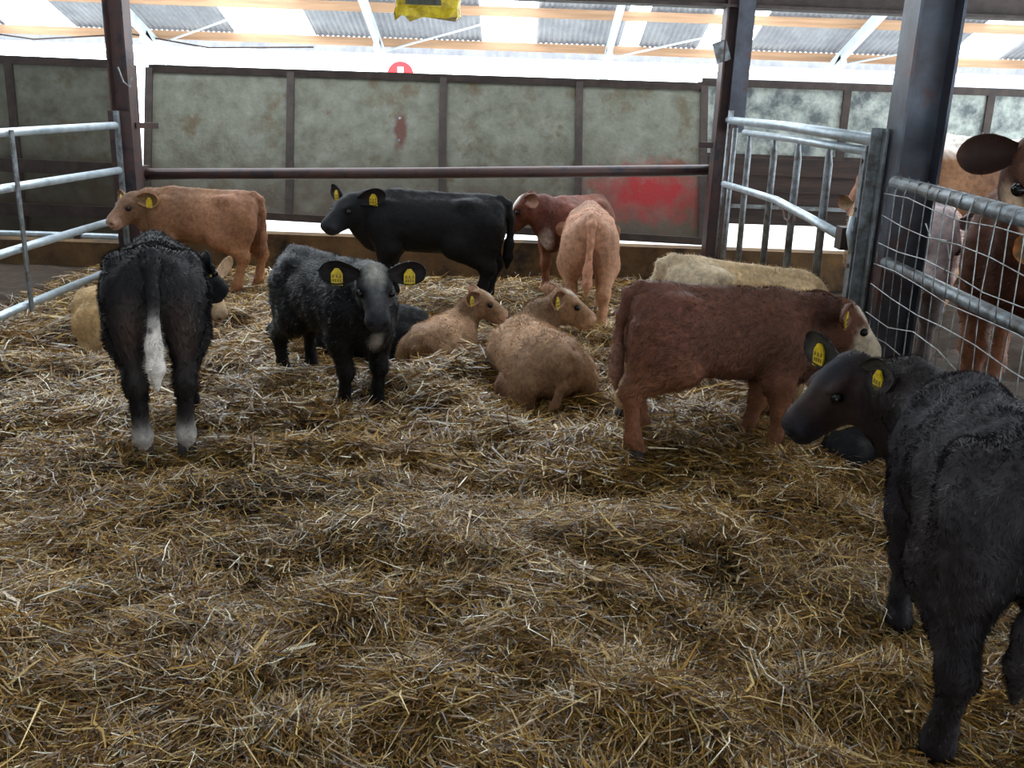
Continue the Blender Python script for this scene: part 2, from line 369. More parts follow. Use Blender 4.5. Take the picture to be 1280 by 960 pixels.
p3 = h_post('steel_post', 1.93, 4.72, .215, .2, 3.4, 'large blue-grey steel post nearest the viewer on the right', M['steel_blue'])
t = thing('roof_beam', (0, 8.5, 2.42), 'dark horizontal roof beam crossing the top of the view', 'beam')
MB().bar((-2.6, 8.55, 2.62), (8, 8.55, 2.57), .03, .3).build('web', M['frame'], t)
MB().bar((-2.6, 8.5, 2.47), (8, 8.5, 2.41), .2, .025).build('lower_flange', M['frame'], t)

# ------------------------------------------------------------------ left tubular gate
g = thing('tubular_gate', (-3.5, 8.3, 0), 'galvanised tubular gate along the left side of the pen', 'gate')
Z0 = [1.30, .92, .51, .10]; Z1 = [1.25, .90, .46, .06]
for z0, z1 in zip(Z0, Z1):
    MB().tube([(-3.5, 8.28, z0), (-3.5, 6.4, z0*.5+z1*.5+.005), (-3.5, 4.2, z1-.02)], .03, 14).build('rail', M['galv'], g, True)
MB().bar((-3.5, 8.32, .02), (-3.5, 8.32, 1.42), .035, .05, up=(0, 1, 0)).build('end_upright', M['galv_dirty'], g)
for y in (6.5, 4.6): MB().bar((-3.46, y, .04), (-3.46, y, 1.30), .045, .012, up=(1, 0, 0)).build('brace_strap', M['galv_dirty'], g)

# ------------------------------------------------------------------ creep gate on the right
g = thing('creep_gate', (1.8, 8.3, 0), 'galvanised barred creep gate between the two right-hand posts', 'gate')
MB().tube([(1.8, 8.40, 1.52), (1.8, 6.6, 1.50), (1.8, 4.84, 1.46)], .032, 14).build('top_rail', M['galv'], g, True)
MB().tube([(1.81, 7.8, 1.43), (1.81, 6.4, 1.42), (1.81, 4.98, 1.40)], .024, 12).build('second_rail', M['galv'], g, True)
MB().tube([(1.77, 8.2, .99), (1.74, 7.3, 1.01), (1.74, 6.4, 1.02), (1.76, 5.7, .98), (1.78, 5.12, .94)], .027, 12).build('bent_rail', M['galv'], g, True)
for y in (7.62, 6.85, 6.25, 5.62):
    MB().tube([(1.81, y, 1.42), (1.81, y, 1.36), (1.81, y-.02, 1.30), (1.81, y-.06, .03)], [.012, .018, .024, .024], 10).build('bar', M['galv_dirty'], g, True)
MB().bar((1.82, 8.26, .02), (1.82, 8.26, 1.50), .05, .05).build('end_upright', M['steel_dark'], g)
MB().tube([(1.80, 8.32, .02), (1.80, 8.32, 1.6)], .024, 10).build('hinge_upright', M['galv_dirty'], g, True)
MB().tube([(1.80, 8.10, .02), (1.80, 8.10, 1.46)], .022, 10).build('bar', M['galv_dirty'], g, True)
MB().box((1.79, 4.97, .05), (1.83, 5.03, 1.43)).build('end_strap', M['galv_dirty'], g)
for z in (1.35, 1.1, .8, .6): MB().tube([(1.785, 5.0, z), (1.795, 5.0, z)], .013, 8).build('bolt_hole', M['frame'], g)
MB().box((1.74, 5.02, .88), (1.82, 5.12, 1.0)).build('clamp', M['frame'], g)
MB().tube([(1.78, 5.0, 1.06), (1.76, 4.97, .98), (1.78, 4.95, .88)], .016, 8).build('latch_bar', M['galv'], g, True)
MB().tube([(1.74, 6.2, 1.0), (1.73, 6.1, .93), (1.73, 6.0, .92), (1.74, 5.95, .97), (1.74, 5.9, .93)], .006, 6).build('twine', M['cord'], g)
a = thing('angle_post', (1.77, 4.80, 0), 'galvanised angle iron upright bolted to the near post', 'post')
MB().box((1.745, 4.80, -.05), (1.80, 4.81, 1.52)).build('face', M['galv_dirty'], a)
MB().box((1.80, 4.74, -.05), (1.81, 4.81, 1.52)).build('side', M['galv_dirty'], a)

# ------------------------------------------------------------------ mesh gate on the right
g = thing('mesh_gate', (1.82, 4.6, 0), 'welded mesh gate with galvanised rails at the right', 'gate')
r_ = np.random.default_rng(11)
MB().tube([(1.82, 4.60, 1.27), (1.83, 3.9, 1.25), (1.84, 2.4, 1.20)], .034, 14).build('top_rail', M['galv_dirty'], g, True)
MB().tube([(1.84, 4.62, .88), (1.84, 3.9, .865), (1.85, 2.4, .83)], .030, 14).build('middle_rail', M['galv_dirty'], g, True)
MB().tube([(1.84, 4.62, .12), (1.85, 2.4, .10)], .030, 14).build('bottom_rail', M['galv_dirty'], g, True)
for k in range(21):
    y = 4.60-.108*k; top = 1.27-.032*(4.6-y)
    j = r_.normal(0, .008, 6)
    MB().tube([(1.86, y, top-.02), (1.84, y, top+.038), (1.80, y, top+.030), (1.785, y+j[0], top-.04), (1.79+j[5], y+j[1], .92),
               (1.79, y+j[2]-.02, .6), (1.795, y+j[3]-.03, .3), (1.80, y-.03, .1)], .0028, 5).build('wire', M['wire'], g)
for k, z in enumerate((1.215, 1.10, .985, .875, .76, .645, .53, .41, .29, .17)):
    pts = []
    for q in range(9):
        y = 4.62-2.24*q/8; dz = .012*math.sin(q*1.7+k*2)*(1 if k != 5 else 3)
        pts.append((1.782+.004*math.sin(q*2+k), y, z-.03*(4.6-y)+dz))
    MB().tube(pts, .0028, 5).build('wire', M['wire'], g)
MB().tube([(1.78, 4.1, 1.13), (1.77, 4.0, 1.08), (1.77, 3.85, 1.09), (1.77, 3.8, 1.02), (1.77, 3.83, .96)], .003, 5).build('loose_wire', M['wire'], g)

# ------------------------------------------------------------------ yellow thing hanging under the roof
y0 = 6.0
t = thing('yellow_trap', (-.58, y0, 2.15), 'crinkled yellow film-wrapped box with dark grille hanging from the roof', 'trap')
v, f = [], []
nu, nv = 20, 10
rr = np.random.default_rng(5)
for i in range(nv):
    for j in range(nu):
        t_ = 2*math.pi*j/nu; cx = np.sign(math.cos(t_))*abs(math.cos(t_))**.45*.195; cy = np.sign(math.sin(t_))*abs(math.sin(t_))**.45*.075
        z = 2.06+.5*i/(nv-1); k = 1+rr.normal(0, .02)+(.05 if i == 0 else 0)
        v.append((-.585+cx*k, y0+cy*k, z+.02*math.sin(j*1.9)*(1 if i == 0 else 0)+(.012*(j % 3) if i == 0 else 0)))
for i in range(nv-1):
    for j in range(nu): f.append((i*nu+j, i*nu+(j+1) % nu, (i+1)*nu+(j+1) % nu, (i+1)*nu+j))
f.append(tuple(range(nu-1, -1, -1))); f.append(tuple(range((nv-1)*nu, nv*nu)))
MB().add(v, f).build('film_wrap', M['foil'], t)
MB().box((-.71, y0-.088, 2.125), (-.50, y0-.074, 2.5)).build('grille', M['grille'], t)
MB().tube([(-.585, y0, 2.55), (-.585, y0, 4.1)], .006, 6).build('chain', M['wire'], t)

# ------------------------------------------------------------------ cattle: bodies as smooth unions of tapered forms
def rot(yaw=0, pitch=0, roll=0):
    """local frame: X nose, Y left, Z up; pitch > 0 turns the nose down"""
    return np.array((Matrix.Rotation(math.radians(yaw), 3, 'Z') @ Matrix.Rotation(math.radians(pitch), 3, 'Y') @ Matrix.Rotation(math.radians(roll), 3, 'X')))

class Body:
    def __init__(s): s.p = []; s.paint = []
    def ell(s, c, r, col, R=None, k=.05): s.p.append(('e', V3(*c), V3(*r), np.eye(3) if R is None else R, col, k))
    def cone(s, a, b, r1, r2, col, flat=None, k=.045): s.p.append(('c', V3(*a), V3(*b), r1, r2, flat, col, k))
    def chain(s, pts, rs, col, flat=None, k=.045):
        for i in range(len(pts)-1):
            s.cone(pts[i], pts[i+1], rs[i], rs[i+1], col[i] if isinstance(col, list) else col, flat, k)
    def dist(s, p, X):
        if p[0] == 'e':
            L = (X-p[1]) @ p[3]; r = p[2]
            k0 = np.sqrt(((L/r)**2).sum(-1)); k1 = np.sqrt(((L/(r*r))**2).sum(-1))+1e-9
            return k0*(k0-1)/k1
        a, b, r1, r2, flat = p[1:6]
        ab = b-a; t = np.clip(((X-a) @ ab)/max(ab @ ab, 1e-9), 0, 1); v = X-(a+t[..., None]*ab)
        d2 = (v*v).sum(-1)
        if flat is not None:
            n, sc = flat; dn = v @ n; d2 = d2-dn*dn+(dn/sc)**2
            return (np.sqrt(np.maximum(d2, 0))-(r1+(r2-r1)*t))*(.5+.5*sc)
        return np.sqrt(d2)-(r1+(r2-r1)*t)
    def bounds(s, p):
        if p[0] == 'e':
            e = np.sqrt(((p[3]*p[2])**2).sum(1)); return p[1]-e, p[1]+e
        r = max(p[3], p[4]); return np.minimum(p[1], p[2])-r, np.maximum(p[1], p[2])+r
    def mesh(s, res):
        bb = [s.bounds(p) for p in s.p]
        lo = np.min([b[0] for b in bb], 0)-.04; hi = np.max([b[1] for b in bb], 0)+.04
        n = np.ceil((hi-lo)/res).astype(int)+1
        G = np.full(n, .12, dtype=np.float32)
        for p, (b0, b1) in zip(s.p, bb):
            k = p[-1]; m = k+res*3
            i0 = np.maximum(np.floor((b0-m-lo)/res).astype(int), 0); i1 = np.minimum(np.ceil((b1+m-lo)/res).astype(int)+1, n)
            ax = [lo[q]+res*np.arange(i0[q], i1[q]) for q in range(3)]
            X = np.stack(np.meshgrid(*ax, indexing='ij'), -1)
            d = s.dist(p, X).astype(np.float32)
            sl = tuple(slice(i0[q], i1[q]) for q in range(3)); g = G[sl]
            h = np.clip(.5+.5*(g-d)/k, 0, 1); G[sl] = np.minimum(g*(1-h)+d*h-k*h*(1-h), np.minimum(g, d))
        grid = openvdb.FloatGrid(.12); grid.copyFromArray(G); grid.transform = openvdb.createLinearTransform(voxelSize=res)
        pts, quads = grid.convertToQuads(isovalue=0.0)
        return pts.astype(np.float64)+lo, quads.astype(np.int64)
    def colour(s, P):
        D = np.stack([s.dist(p, P) for p in s.p], 0); C = np.array([p[-2] for p in s.p])
        Wt = np.exp(-(D-D.min(0))/.014); Wt /= Wt.sum(0); c = Wt.T @ C
        for (ce, r, R, col, soft) in s.paint:
            L = (P-ce) @ R / r; q = np.sqrt((L*L).sum(-1))
            q = q+.12*(vnoise(P[:, 0]*60+3, P[:, 2]*60+P[:, 1]*45)-.5)*2
            w = np.clip((1+soft-q)/(2*soft), 0, 1)[:, None]; c = c*(1-w)+np.array(col)*w
        return c

def vert_normals(P, Q):
    n = np.zeros_like(P); fn = np.cross(P[Q[:, 2]]-P[Q[:, 0]], P[Q[:, 3]]-P[Q[:, 1]])
    for i in range(4): np.add.at(n, Q[:, i], fn)
    return n/(np.linalg.norm(n, axis=1)[:, None]+1e-12)

def ear_shape(base, d, face, L, Wd, c_out, c_in, fold=.35):
    """cupped leaf: base point, unit direction, opening normal"""
    d = d/np.linalg.norm(d); face = face-d*(face @ d); face /= np.linalg.norm(face); sd = np.cross(d, face)
    nu, nv = 9, 8; P = []; C = []
    for side in (1, -1):
        for i in range(nu):
            u = math.sin(i/(nu-1)*math.pi/2)**.9; w = Wd*.5*((.42+.58*math.sin(math.pi*min(u, .55)/1.1)) if u < .55 else math.sqrt(max(.004, 1-((u-.55)/.45)**2.2)))
            for j in range(nv+1):
                v = -1+2*j/nv
                cup = fold*w*(v*v)*1.3*(1-.45*u)
                off = .0035*side
                P.append(base+d*(L*u)+sd*(w*v*(1-.12*fold*v*v))+face*(cup-.018*math.sin(math.pi*u)+off*1.0))
                edge = abs(v) > .8 or u > .9
                C.append(c_out if (side == -1 or edge) else c_in)
    Q = []
    m = nv+1
    for s_ in range(2):
        o = s_*nu*m
        for i in range(nu-1):
            for j in range(nv):
                q = (o+i*m+j, o+i*m+j+1, o+(i+1)*m+j+1, o+(i+1)*m+j); Q.append(q if s_ == 1 else q[::-1])
    o = nu*m
    for i in range(nu-1):
        Q.append((i*m, (i+1)*m, o+(i+1)*m, o+i*m)); Q.append((i*m+nv, o+i*m+nv, o+(i+1)*m+nv, (i+1)*m+nv))
    i = nu-1
    for j in range(nv): Q.append((i*m+j, i*m+j+1, o+i*m+j+1, o+i*m+j))
    return np.array(P), np.array(Q), np.array(C)

def uv_ball(c, r, n=14, m=8):
    v = []; f = []
    for i in range(m+1):
        a = math.pi*i/m
        for j in range(n): v.append((c[0]+r*math.sin(a)*math.cos(2*math.pi*j/n), c[1]+r*math.sin(a)*math.sin(2*math.pi*j/n), c[2]+r*math.cos(a)))
    for i in range(m):
        for j in range(n): f.append((i*n+j, (i+1)*n+j, (i+1)*n+(j+1) % n, i*n+(j+1) % n))
    return v, f

def hoof_me():
    v = []; f = []
    for s in (-1, 1):
        o = len(v)
        for z, l0, l1, w in ((0, -.035, .048, .019), (.02, -.034, .040, .018), (.05, -.028, .020, .015)):
            for x, y in ((l0, -w*.8), (l0*.2, -w), (l1*.8, -w*.75), (l1, 0), (l1*.8, w*.75), (l0*.2, w), (l0, w*.8)):
                v.append((x, s*.019+y*.98, z))
        for i in range(2):
            for j in range(7): f.append((o+i*7+j, o+i*7+(j+1) % 7, o+(i+1)*7+(j+1) % 7, o+(i+1)*7+j))
        f.append(tuple(o+j for j in range(6, -1, -1))); f.append(tuple(o+14+j for j in range(7)))
    return new_mesh('hoof', v, f, M['hoof'], False)
HOOF = hoof_me()
def tag_me():
    b = MB().box((-.003, -.024, -.056), (.003, .024, -.004)).add(
        [(-.003, -.024, -.004), (.003, -.024, -.004), (.003, -.008, .018), (-.003, -.008, .018), (-.003, .024, -.004), (.003, .024, -.004), (.003, .008, .018), (-.003, .008, .018)],
        [(0,1,2,3),(7,6,5,4),(0,3,7,4),(1,5,6,2),(3,2,6,7)])
    me = new_mesh('ear_tag', b.v, b.f, M['tag']); return me
TAG = tag_me()
def print_me():
    b = MB()
    for k, (z, n_) in enumerate(((-.016, 3), (-.034, 4))):
        for j in range(n_):
            y = -.015+.03*j/(n_-1); b.box((-.0045, y-.0028, z-.006), (.0045, y+.0028, z+.006))
    return new_mesh('tag_mark', b.v, b.f, M['tag_print'])
PRINT = print_me()

def cattle(name, label, pos, heading, scale=1.0, pal=None, lying=False, group=None, head=(0, 20, 0), poll=(.56, 0, .83), legs=None,
           tail='down', tags=(1, 1), res=.0138, fur=9000, furlen=.016, fur_w=1.0, paints=(), fat=1.0, lean=0.0, ear_droop=.05, category='calf', hoofs=True,
           tail_tip=None, ear_len=.17, ear_back=.5, stretch=1.0, nose_down=0, socks=None, sunk=0.0, headsize=1.14, no_body=False):
    pal = dict(pal); B_ = pal['body']; L_ = pal.get('leg', B_); H_ = pal.get('head', B_); N_ = pal.get('neck', B_)
    Mz = pal.get('muzzle', H_); bel = pal.get('belly', B_); Rp = pal.get('rump', B_)
    s = Body(); Yf = V3(0, 1, 0)
    f_ = fat
    dz = 0.0
    feet = []
    if not lying:
        s.ell((.12, 0, .60), (.30, .185*f_, .205), B_); s.ell((-.08, 0, .585), (.31, .188*f_, .195), bel)
        s.ell((-.08, 0, .64), (.33, .165*f_, .15), B_)
        s.ell((-.30, 0, .655), (.165, .158*f_, .155), Rp); s.ell((.24, 0, .69), (.15, .085, .135), B_)
        s.ell((.33, 0, .53), (.12, .105, .15), N_)
        for y in (-1, 1):
            s.ell((-.23, y*.115*f_, .745), (.07, .045, .04), Rp); s.ell((-.415, y*.06, .71), (.04, .04, .05), Rp)
            s.ell((-.335, y*.092, .56), (.125, .075, .165), Rp); s.ell((.25, y*.115*f_, .59), (.11, .06, .17), B_)
        s.cone((-.40, 0, .775), (.22, 0, .785), .035, .042, B_)
        legs = legs or {}
        for key, x0, yy in (('fl', .255, .105), ('fr', .255, -.105), ('hl', -.335, .11), ('hr', -.335, -.11)):
            dx, dy, dzf = legs.get(key, (0, 0, 0)); sg = 1 if yy > 0 else -1
            foot = V3(x0+dx, yy+dy, dzf); sock = (socks or {}).get(key, L_)
            if key[0] == 'f':
                sh = V3(.27, sg*.10, .58); el = V3(.235+dx*.25, sg*.118+dy*.25, .43); kn = V3(.265+dx*.6, yy*1.0+dy*.6, .275+dzf*.6)
                fe = foot+V3(-.012, 0, .085)
                s.chain([sh, el, kn, fe, foot+V3(.01, 0, .035)], [.095, .072, .040, .030, .034], [B_, L_, L_, sock], (Yf, .85), k=.035)
                s.ell(kn, (.040, .038, .05), L_, k=.03); s.ell(fe, (.036, .034, .038), sock, k=.02)
                s.cone(lerp(kn, fe, .5), fe, .027, .027, sock, k=.02)
            else:
                hp = V3(-.28, sg*.09, .62); st = V3(-.20+dx*.35, sg*.125+dy*.3, .46); hk = V3(-.40+dx*.8, yy+dy*.75, .305+dzf*.6)
                fe = foot+V3(-.022, 0, .09)
                s.chain([hp, st, hk, fe, foot+V3(.008, 0, .035)], [.12, .098, .040, .032, .036], [Rp, L_, L_, sock], (Yf, .8), k=.04)
                s.cone(V3(-.36, sg*.10, .60), hk+V3(-.005, 0, .04), .085, .033, L_, (Yf, .8), k=.05)
                s.ell(hk, (.043, .036, .055), L_, k=.03); s.cone(lerp(hk, fe, .45), fe, .028, .028, L_, k=.02); s.ell(fe, (.037, .035, .04), sock, k=.02)
            feet.append(foot)
        wi = V3(.26, 0, .66); chest = V3(.35, 0, .54)
    else:
        tz = .255
        s.ell((.10, 0, tz), (.32, .20*f_, .20), B_); s.ell((-.10, 0, tz-.01), (.32, .21*f_, .205), B_)
        s.ell((-.28, 0, tz+.015), (.18, .17*f_, .175), Rp); s.ell((.24, 0, tz+.055), (.15, .09, .135), B_); s.ell((.33, 0, tz-.06), (.13, .11, .15), N_)
        for y in (-1, 1):
            s.ell((-.25, y*.165*f_, tz-.06), (.185, .075, .155), Rp, rot(0, 0, 0)); s.ell((-.22, y*.11, tz+.13), (.06, .04, .035), Rp)
            s.ell((.24, y*.125*f_, tz-.03), (.11, .06, .15), B_); s.ell((-.415, y*.06, tz+.06), (.04, .04, .05), Rp)
            s.chain([V3(-.14, y*.19*f_, .13), V3(-.34, y*.17*f_, .05), V3(-.16, y*.22*f_, .035), V3(-.11, y*.22, .03)], [.09, .045, .03, .03], L_)
            s.chain([V3(.26, y*.13, .16), V3(.44, y*.12, .08), V3(.30, y*.15, .04), V3(.25, y*.16, .03)], [.07, .042, .03, .03], L_)
        s.cone((-.40, 0, tz+.13), (.22, 0, tz+.155), .035, .042, B_)
        wi = V3(.26, 0, tz+.04); chest = V3(.35, 0, tz-.06)
        feet = [V3(-.08, .22, .0), V3(-.08, -.22, .0)]
    # neck and head
    pl = V3(*poll); R = rot(head[0], head[1], head[2]); hs = headsize
    Hd = lambda x, y, z: pl+R @ (V3(x, y, z)*hs)
    mid = (wi+pl)*.5+V3(.02, 0, .01)
    s.chain([wi, mid, Hd(.005, 0, -.035)], [.135, .10, .068*hs], [N_, N_], (Yf, .78), k=.06)
    s.chain([chest, (chest+Hd(.05, 0, -.08))*.5+V3(0, 0, -.015), Hd(.05, 0, -.075)], [.095, .072, .046*hs], [N_, N_], (Yf, .75), k=.06)
    def E_(c, r, col, k=.03): s.ell(Hd(*c), V3(*r)*hs, col, R, k)
    yh = R @ V3(0, 1, 0)
    E_((.045, 0, -.012), (.085, .070, .074), H_); E_((.010, 0, .030), (.045, .050, .034), H_)
    s.cone(Hd(.07, 0, -.006), Hd(.205, 0, -.030), .061*hs, .047*hs, H_, (yh, .95), k=.03)
    s.cone(Hd(.05, 0, -.078), Hd(.200, 0, -.072), .047*hs, .035*hs, H_, (yh, .85), k=.03)
    E_((.228, 0, -.044), (.034, .049, .043), Mz, .02); E_((.210, 0, -.080), (.040, .034, .020), Mz, .018)
    for y in (-1, 1):
        E_((.055, y*.038, -.058), (.060, .027, .055), H_); E_((.092, y*.050, .026), (.034, .017, .013), H_, .02); E_((.236, y*.026, -.034), (.020, .018, .020), Mz, .012)
        s.paint.append((Hd(.258, y*.028, -.032), V3(.014, .011, .010)*hs, R, (.004, .003, .003), .3))
        s.paint.append((Hd(.103, y*.064, .0), V3(.026, .02, .015)*hs, R, tuple(np.array(H_)*.3), .5))
    s.paint.append((Hd(.235, 0, -.066), V3(.045, .052, .004)*hs, R, tuple(np.array(Mz)*.25), .5))
    if not lying:
        if tail == 'down':
            tc = pal.get('tail', Rp)
            s.chain([V3(-.43, 0, .785), V3(-.475, 0, .75), V3(-.495, 0, .66), V3(-.497, .005, .54), V3(-.49, .01, .46)], [.032, .028, .022, .020, .028],
                    [Rp, tc, tc, tail_tip or tc], k=.02)
            s.chain([V3(-.49, .01, .48), V3(-.485, .01, .38), V3(-.48, .01, .29)], [.030, .032, .010], tail_tip or tc, k=.02)
    else:
        s.chain([V3(-.42, 0, .37), V3(-.455, .01, .30), V3(-.465, .03, .2), V3(-.45, .06, .10), V3(-.40, .11, .04)], [.03, .028, .024, .022, .026], Rp, k=.035)
    for (fr, c, r, col, soft) in paints:
        if fr == 'h': s.paint.append((Hd(*c), V3(*r)*hs, R, col, soft))
        else: s.paint.append((V3(*c), V3(*r), np.eye(3), col, soft))
    P, Q = s.mesh(res)
    N = vert_normals(P, Q)
    # uneven coat
    nz = (vnoise(P[:, 0]*26+P[:, 1]*17, P[:, 2]*26-P[:, 1]*19)-.5)*.0045+(vnoise(P[:, 0]*60+5, P[:, 2]*60+P[:, 1]*50)-.5)*.004
    inner = np.clip(np.linalg.norm(P-Hd(.15, 0, -.03), axis=1)/.16-.6, .15, 1)
    P = P+N*(nz*inner)[:, None]
    C = s.colour(P)
    tone = 1+.30*(vnoise(P[:, 0]*7+11, P[:, 2]*7+P[:, 1]*5)-.5)+.2*(vnoise(P[:, 0]*22, P[:, 2]*22+P[:, 1]*18)-.5)
    C = C*tone[:, None]
    nb = len(P)
    ears = []
    for y in (-1, 1):
        eb = Hd(.010, y*.058, .020); Re = rot(head[0], head[1]*.3, head[2]); d = Re @ V3(-ear_back, y*(1-.35*ear_back), -ear_droop); fc = Re @ V3(.85-.75*ear_back, y*1.1*ear_back, .12)
        e = ear_shape(eb, d, fc, ear_len*hs, .105*hs, pal.get('ear', H_), pal.get('ear_in', tuple(np.array(H_)*.5)), .5)
        ears.append((eb, d/np.linalg.norm(d), fc)); k = len(P); P = np.vstack([P, e[0]]); Q = np.vstack([Q, e[1]+k]); C = np.vstack([C, e[2]])
    N = vert_normals(P, Q)
    group = group or ('calves in the straw pen' if pos[0] < 1.9 else 'cattle beyond the right-hand gates')
    root = thing(name, pos, label, category, group, math.radians(heading)); root.scale = (scale,)*3
    root.scale = (scale*stretch, scale, scale); root.rotation_euler = (0, math.radians(nose_down), math.radians(heading))
    if lean: root.rotation_euler = (math.radians(lean), 0, math.radians(heading))
    link('body', new_mesh('body', P, Q, M['coat'], True, C), root)
    # fur
    if fur:
        a = P[Q[:, 0]]; b2 = P[Q[:, 1]]; c2 = P[Q[:, 2]]; d2 = P[Q[:, 3]]
        ar = np.linalg.norm(np.cross(c2-a, d2-b2), axis=1)
        g = np.random.default_rng(len(label))
        idx = g.choice(len(Q), fur, p=ar/ar.sum()); u = g.random(fur)[:, None]; w = g.random(fur)[:, None]
        bp = (a[idx]*(1-u)+b2[idx]*u)*(1-w)+(d2[idx]*(1-u)+c2[idx]*u)*w
        bn = N[Q[idx, 0]]; bc = C[Q[idx, 0]]
        flow = V3(-.75, 0, -.65)+g.normal(0, .22, (fur, 3))
        cl = np.stack([vnoise(bp[:, 0]*18+bp[:, 1]*9, bp[:, 2]*18)-.5, vnoise(bp[:, 0]*18+50, bp[:, 2]*18+bp[:, 1]*9)-.5, vnoise(bp[:, 0]*18, bp[:, 2]*18+90)-.5], -1)
        flow += cl*2.2
        flow -= bn*(flow*bn).sum(1)[:, None]; flow /= np.linalg.norm(flow, axis=1)[:, None]+1e-9
        dr = flow+bn*(.45+.6*g.random((fur, 1))); dr /= np.linalg.norm(dr, axis=1)[:, None]
        nearh = np.clip(np.linalg.norm(bp-Hd(.16, 0, -.03), axis=1)/.2-.3, .3, 1)
        low = np.clip((bp[:, 2]-.02)/.3, .55, 1) if not lying else 1.0
        ln = furlen/scale*(.6+.8*g.random(fur))*nearh*low
        sd = np.cross(dr, bn); sd /= np.linalg.norm(sd, axis=1)[:, None]+1e-9
        wd = (.0010+.0009*g.random(fur))[:, None]*fur_w
        tri = np.stack([bp-sd*wd-bn*.001, bp+sd*wd-bn*.001, bp+dr*ln[:, None]], 1).reshape(-1, 3)
        cc = np.repeat(bc*(.5+1.1*g.random((fur, 1))), 3, 0)
        me = new_mesh('coat_hair', tri, np.arange(fur*3).reshape(-1, 3), M['fur'], True, cc)
        nn = bn*1.0+g.normal(0, .4, (fur, 3)); nn /= np.linalg.norm(nn, axis=1)[:, None]
        me.normals_split_custom_set_from_vertices(np.repeat(nn, 3, 0).tolist())
        o = link('coat_hair', me, root); o['kind'] = 'stuff'
    for y in (-1, 1):
        c = Hd(.111, y*.0600, .002); v, f = uv_ball((0, 0, 0), .0178*hs)
        link('eye', new_mesh('eye', v, f, M['eye'], True), root, c)
    if hoofs:
        for ft in feet:
            o = link('hoof', HOOF, root, ft-V3(0, 0, .005))
            if lying: o.rotation_euler = (0, math.radians(80), 0)
    for (eb, d, fc), on in zip(ears, (tags[1], tags[0])):
        if not on: continue
        o = link('ear_tag', TAG, root)
        fcn = fc-d*(fc @ d); fcn /= np.linalg.norm(fcn)
        c = eb+d*(ear_len*.55*hs)+fcn*.008
        X = fcn; Z = V3(0, 0, 1)-X*X[2]; Z /= np.linalg.norm(Z); Y = np.cross(Z, X)
        mt = Matrix(((X[0], Y[0], Z[0], c[0]), (X[1], Y[1], Z[1], c[1]), (X[2], Y[2], Z[2], c[2]), (0, 0, 0, 1)))
        o.matrix_local = mt @ Matrix.Diagonal((.95*hs, .95*hs, .95*hs, 1))
        if fur >= 14000: link('tag_mark', PRINT, o)
    return root

K = lambda r, g, b: srgb(r, g, b)
BLACK = dict(body=K(13, 13, 16), head=K(20, 20, 23), leg=K(14, 12, 13), muzzle=K(42, 42, 48), ear_in=K(34, 28, 28), belly=K(18, 17, 19))
BROWN = dict(body=K(126, 90, 64), head=K(114, 84, 62), leg=K(164, 116, 82), neck=K(124, 90, 64), muzzle=K(176, 142, 122), rump=K(142, 100, 76), ear_in=K(112, 88, 58), belly=K(160, 116, 88), ear=K(166, 122, 86))
RED = dict(body=K(100, 64, 48), head=K(104, 66, 48), leg=K(130, 84, 58), neck=K(86, 52, 38), muzzle=K(206, 160, 138), rump=K(116, 74, 58), ear_in=K(140, 96, 76), belly=K(114, 76, 60))
TAN = dict(body=K(176, 132, 106), head=K(156, 112, 88), leg=K(186, 140, 108), rump=K(196, 148, 120), tail=K(206, 152, 124), belly=K(190, 144, 114))
LYB = dict(body=K(180, 144, 112), head=K(156, 122, 92), leg=K(138, 102, 80), neck=K(122, 94, 68), rump=K(150, 116, 86), muzzle=K(200, 158, 130), ear_in=K(120, 88, 66), ear=K(168, 124, 96))
CREAM = dict(body=K(196, 168, 128), head=K(184, 158, 124), leg=K(196, 166, 126), rump=K(214, 194, 162), muzzle=K(150, 130, 112), ear_in=K(190, 160, 130), belly=K(186, 152, 106), neck=K(158, 128, 92))
WHITE = K(228, 222, 214)
hz = lambda x, y: float(height(x, y))-.035

cattle('brown_calf', 'ginger brown calf standing by the left post, facing left', (-2.66, 7.85, hz(-2.66, 7.85)), 180, 1.06, BROWN,
       head=(58, 26, 0), poll=(.49, .06, .72), ear_back=.25, legs=dict(hl=(.06, 0, 0), hr=(-.05, 0, 0)), fur=12000, furlen=.015)
cattle('black_calf', 'black calf with white tail tip and white hind feet, rear towards the viewer', (-1.64, 4.17, hz(-1.6, 4.2)-.03), 110, 1.12,
       dict(BLACK, leg=K(24, 20, 21), rump=K(26, 24, 27)), head=(-40, 22, 0), poll=(.52, -.12, .66), fat=1.12, ear_len=.13, nose_down=4, res=.0115,
       legs=dict(hl=(0, -.03, 0), hr=(0, .03, 0)), paints=[('b', (-.46, .085, .50), (.05, .05, .10), K(66, 50, 44), .7), ('b', (-.46, -.085, .50), (.05, .05, .10), K(66, 50, 44), .7), ('b', (-.51, .02, .52), (.03, .009, .012), K(60, 60, 66), .4)], fur=34000, furlen=.02, tail_tip=WHITE, socks=dict(hl=WHITE, hr=WHITE))
cattle('black_calf', 'black calf facing the viewer with grey forehead patch and yellow ear tags', (-.99, 5.0, hz(-1.0, 5.0)-.02), -51, 1.02,
       dict(BLACK), head=(-28, 29, 0), poll=(.46, -.06, .80), fat=1.0, res=.0095, stretch=1.12, legs=dict(fl=(.02, -.02, 0), fr=(-.02, .02, 0), hl=(-.10, 0, 0), hr=(-.02, 0, 0)),
       fur=34000, furlen=.018, ear_droop=.0, ear_len=.155, ear_back=.15, headsize=1.18,
       paints=[('h', (.05, 0, .055), (.065, .032, .05), K(150, 148, 138), .7), ('h', (.15, 0, .03), (.08, .022, .03), K(74, 74, 76), .7), ('b', (.45, -.03, .44), (.05, .03, .06), K(170, 160, 152), .5)])
